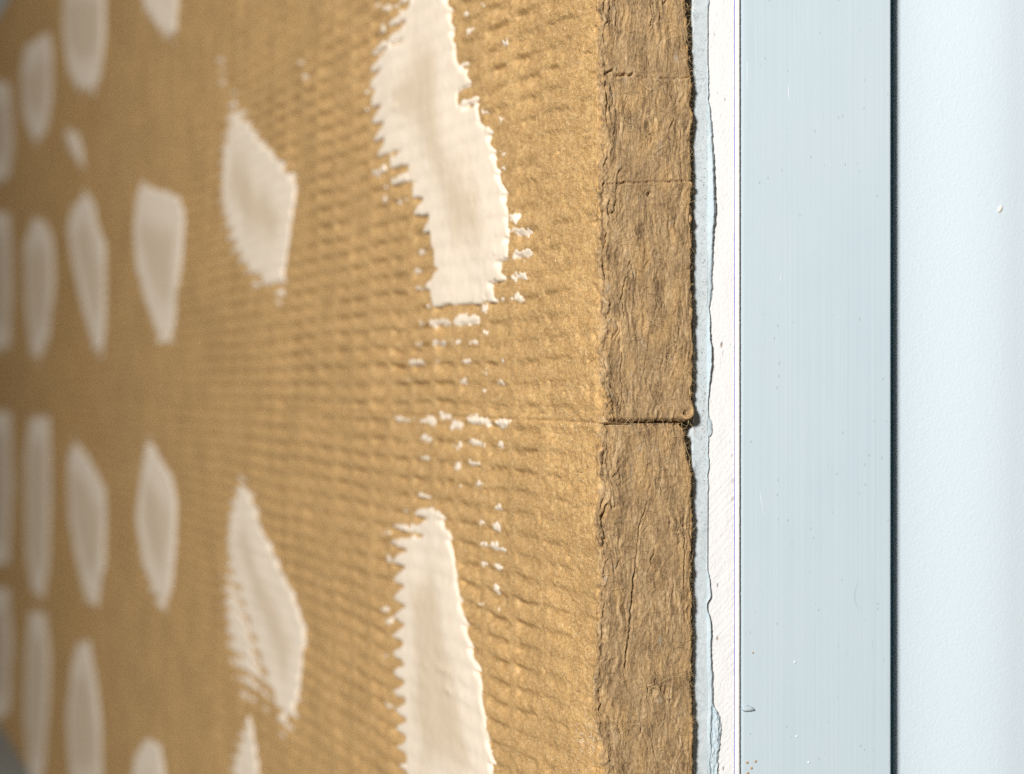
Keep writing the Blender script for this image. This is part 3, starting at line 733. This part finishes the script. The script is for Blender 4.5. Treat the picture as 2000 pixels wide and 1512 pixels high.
# loose torn flake of the same paper at the bottom
zf0, zf1 = on_end(1390, 1640, YB)[1], on_end(1391, 1373, YB)[1]
FR = [(1391.5, 1373), (1396, 1380), (1403.5, 1392), (1406, 1402), (1409, 1412), (1409.5, 1440), (1406, 1468), (1405, 1490), (1404, 1512), (1404, 1640)]
FL = [(1390.5, 1373), (1392, 1400), (1391, 1420), (1390, 1435), (1393.5, 1460), (1385, 1478), (1390, 1490), (1393, 1500), (1392, 1512), (1392, 1640)]
paper_edge('torn_paper_flake', FL, FR, 26, (zf0, zf1), 0.8, 261, M['flap'], board, 0.0004, 0.95)
tab_r = [(1388, 817), (1391.5, 822), (1393.5, 832), (1394, 842), (1391, 849), (1387.5, 852)]
paper_edge('torn_paper_tab', [(1387, 817), (1386.5, 852)], tab_r, 12, (on_end(1390, 852, YB)[1], on_end(1390, 817, YB)[1]), 0.9, 281, M['flap'], board, 0.0004, 0.4)
# violet line in the paper joint and the white paper edge
z = rows(0.0005)
x = np.array([xb(1434.0), xb(1434.7), xb(1435.4)])
wob = 0.00010 * gn(z * 1000 / 30, z * 0 + .4, 291)
X, Z = np.meshgrid(x, z); X = X + wob[:, None]
H = np.zeros_like(X) + 0.00028; H[:, 0] -= 0.0003; H[:, 2] -= 0.0003
V = np.stack([X, YB - H, Z], -1).reshape(-1, 3)
mk('violet_line', V, grid_faces(*X.shape), M['ink'], board)
x = np.linspace(xb(1435.8), xb(1446), 16); X, Z = np.meshgrid(x, z); xm, zm = X * 1000, Z * 1000; t = (X - x[0]) / (x[-1] - x[0])
H = (0.55 * np.sin(np.clip(t * 1.02, 0, 1) * math.pi) ** 0.5 * (1 - 0.0 * t) - 0.55 * sst(0.7, 1.0, t) + 0.10 * gn(xm / 0.6, zm / 0.8, 295) * sst(0.4, 0.8, t)) / 1000
end_sheet('paper_edge', x, z, H, M['white'], board, depth=0.006)
# body of the board behind its cut end
Vb, Fb = box(xs0 + 0.0003, xs1 - 0.0004, YB + 0.0035, YF, ZB, ZT)
mk('board_body', Vb, Fb, M['gypsum'], board, smooth=False)

# ------------------------------------------------------------------ coated panel strip and the board behind it
YP = YB + 0.0012
px0, px1 = xs1 + 0.0002, on_end(1738, 756, YP)[0]
def sheet_board(name, xs, H, zlist, mat, y, depth, attrs=None):
    X, Z = np.meshgrid(xs, zlist); Y = y - np.broadcast_to(H, X.shape)
    Xf = np.hstack([X[:, :1], X, X[:, -1:]]); Zf = np.hstack([Z[:, :1], Z, Z[:, -1:]]); Yf = np.hstack([np.full_like(Y[:, :1], y + depth), Y, np.full_like(Y[:, -1:], y + depth)])
    n, m = Xf.shape
    V = np.stack([Xf, Yf, Zf], -1).reshape(-1, 3)
    Fc = [tuple(f) for f in grid_faces(n, m)]
    i = np.arange(n * m).reshape(n, m)
    Fc.append(tuple(int(k) for k in i[0, ::-1])); Fc.append(tuple(int(k) for k in i[-1, :]))
    Fc += [(int(i[r + 1, 0]), int(i[r + 1, -1]), int(i[r, -1]), int(i[r, 0])) for r in range(n - 1)]
    o = mk(name, V, Fc, mat, None, origin=((xs[0] + xs[-1]) / 2, y, zlist[0]))
    return o
xs = np.concatenate([px0 + np.linspace(0, 0.0006, 5)[:-1], np.linspace(px0 + 0.0006, px1 - 0.0008, 40), px1 - np.linspace(0.0008, 0, 7)[1:]])
t = (xs - px0) / (px1 - px0)
H = 0.0012 * t ** 2.2
H = H - 0.0005 * (1 - sst(0, 0.0006, xs - px0)) - 0.0006 * (1 - sst(0, 0.0008, px1 - xs)) ** 2
zl = np.linspace(ZB, ZT, 60)
o = sheet_board('coated_panel', xs, H[None, :], zl, M['panel'], YP, 0.0125)
props(o, 'narrow smooth pale blue panel with fine vertical streaks, left of the dark gap', 'panel')
def scuff(pts, wpx, mat, parent):
    P = []
    for u, v in pts:
        x_, z_ = on_end(u, v, YP); P.append((x_, z_))
    V = []; Fc = []
    for k, (x_, z_) in enumerate(P):
        w_ = wpx * 0.0001 * math.sin(math.pi * (k + 0.4) / (len(P) - 0.2))
        yy = YP - 0.0012 * max(0, (x_ - px0) / (px1 - px0)) ** 2.2
        V += [(x_ - w_, yy + 0.00002, z_), (x_, yy - 0.00006, z_), (x_ + w_, yy + 0.00002, z_)]
        if k:
            a = 3 * (k - 1); Fc += [(a, a + 1, a + 4, a + 3), (a + 1, a + 2, a + 5, a + 4)]
    mk('scuff', V, Fc, mat, parent)
scuff([(1677, 1133), (1671, 1145), (1668, 1158), (1668, 1172), (1672, 1184), (1678, 1192)], 3.0, M['scuff'], o)
scuff([(1539, 165), (1540, 175), (1540, 185), (1540, 193)], 1.6, M['white'], o)
scuff([(1459, 120), (1459.5, 135), (1459.3, 150), (1459.6, 172)], 1.1, M['white'], o)
scuff([(1526, 535), (1524.5, 542), (1523, 549)], 1.2, M['white'], o)
scuff([(1484, 960), (1488, 985), (1491, 1006)], 1.0, M['white'], o)
scuff([(1702, 1248), (1702.3, 1258), (1702, 1272)], 1.6, M['scuff'], o)
YE = YP + 0.0100                               # where the rounded long edge of the rear board begins
rx0 = on_end(1751, 756, YE)[0]
YR = YE - 0.0056
xs = np.concatenate([rx0 + np.linspace(0, 0.0012, 7)[:-1], np.linspace(rx0 + 0.0012, rx0 + 0.09, 90), np.linspace(rx0 + 0.1, 0.95, 20)])
d = xs - rx0
H = -0.0056 * (1 - sst(0.001, 0.054, d)) - 0.0009 * (1 - sst(0, 0.0014, d)) ** 2
zl = np.linspace(ZB, ZT, 60)
o = sheet_board('rear_board', xs, H[None, :], zl, M['rear'], YR, 0.012)
props(o, 'wide pale blue grainy board set back right of the dark gap', 'board')
ex = rx0 - 0.0002
Vb, Fb = box(ex, rx0 + 0.0004, YE + 0.0025, YR + 0.0119, ZB, ZT)
mk('joint_shade_strip', Vb, Fb, M['edge'], o, smooth=False)  # thin strip painted with the joint's dark teal shade
Vb, Fb = box(px1 - 0.02, rx0 - 0.0003, YP + 0.0135, YP + 0.0150, ZB, ZT)
mk('joint_backing', Vb, Fb, M['edge'], o, smooth=False)        # added backing strip that closes the open joint, in its painted shade colour
def rear_y(x):
    return YR - float(np.interp(x, xs, H))

# ------------------------------------------------------------------ crumbs lying on the boards
def lump(name, c, size, seed, mat, n=10, m=7, rot=0.0):
    V = []; Fc = []
    cx, cy, cz = c; sx, sy, sz = size
    ca, sa = math.cos(rot), math.sin(rot)
    for i in range(m + 1):
        th = math.pi * i / m
        for j in range(n):
            ph = 2 * math.pi * j / n
            k = 1 + 0.35 * float(gn(np.array([3 * math.cos(ph) * math.sin(th) + seed]), np.array([3 * math.cos(th) + 2 * math.sin(ph)]), seed)[0])
            a, b, e = math.sin(th) * math.cos(ph) * k, math.sin(th) * math.sin(ph) * k, math.cos(th) * k
            a, e = a * sx, e * sz
            V.append((cx + a * ca - e * sa, cy + b * sy, cz + a * sa + e * ca))
    for i in range(m):
        for j in range(n):
            a = i * n + j; b = i * n + (j + 1) % n
            Fc.append((a, b, b + n, a + n))
    return mk(name, V, Fc, mat, None, origin=c)
mm = 0.001
x, z = on_end(1459, 1384, YP); c = (x, YP - 0.0004, z)
props(lump('paper_chip', c, (3.0 * mm, 0.9 * mm, 1.15 * mm), 5, M['flap'], 14, 9, rot=-0.12), 'small pale blue paper chip stuck on the narrow panel near its lower left edge', 'chip')
x, z = on_end(1953, 408, YR); y = rear_y(x); x, z = on_end(1953, 408, y)
props(lump('plaster_crumb', (x, y - 0.0002, z), (0.75 * mm, 0.6 * mm, 1.7 * mm), 9, M['cream'], rot=-0.5), 'tiny cream crumb stuck on the wide grainy board at right', 'crumb')
SPECK = [((1552, 1293), 0.5, 'upper white speck on the narrow panel below its middle'), ((1556, 1438), 0.5, 'middle white speck low on the narrow panel'), ((1579, 1489), 0.5, 'lowest white speck on the narrow panel, near the bottom of the picture')]
for k, ((u, v), s, lab) in enumerate(SPECK):
    x, z = on_end(u, v, YP); yy = YP - 0.0012 * ((x - px0) / (px1 - px0)) ** 2.2
    props(lump('white_speck', (x, yy - 0.0001, z), (s * mm, 0.3 * mm, 0.45 * mm), 20 + k, M['white'], 8, 5), lab, 'speck', 'white specks on the narrow panel')
GR = [((1458.5, 1489), 0.55, 'brown wool grain at lower left of the narrow panel, leftmost of the upper pair'), ((1475, 1487), 0.6, 'brown wool grain at lower left of the narrow panel, rightmost of the group'), ((1467, 1500), 0.6, 'brown wool grain in the middle of the group at lower left of the narrow panel'), ((1460, 1510), 0.6, 'lowest brown wool grain on the narrow panel, cut by the picture edge'), ((1470, 1275), 0.35, 'single small brown grain on the narrow panel above the paper chip')]
for k, ((u, v), s, lab) in enumerate(GR):
    x, z = on_end(u, v, YP)
    props(lump('wool_grain', (x, YP - 0.0002, z), (s * mm, 0.4 * mm, 0.42 * mm), 40 + k, M['crumb'], 8, 5, rot=0.5), lab, 'grain', 'brown wool grains on the narrow panel')
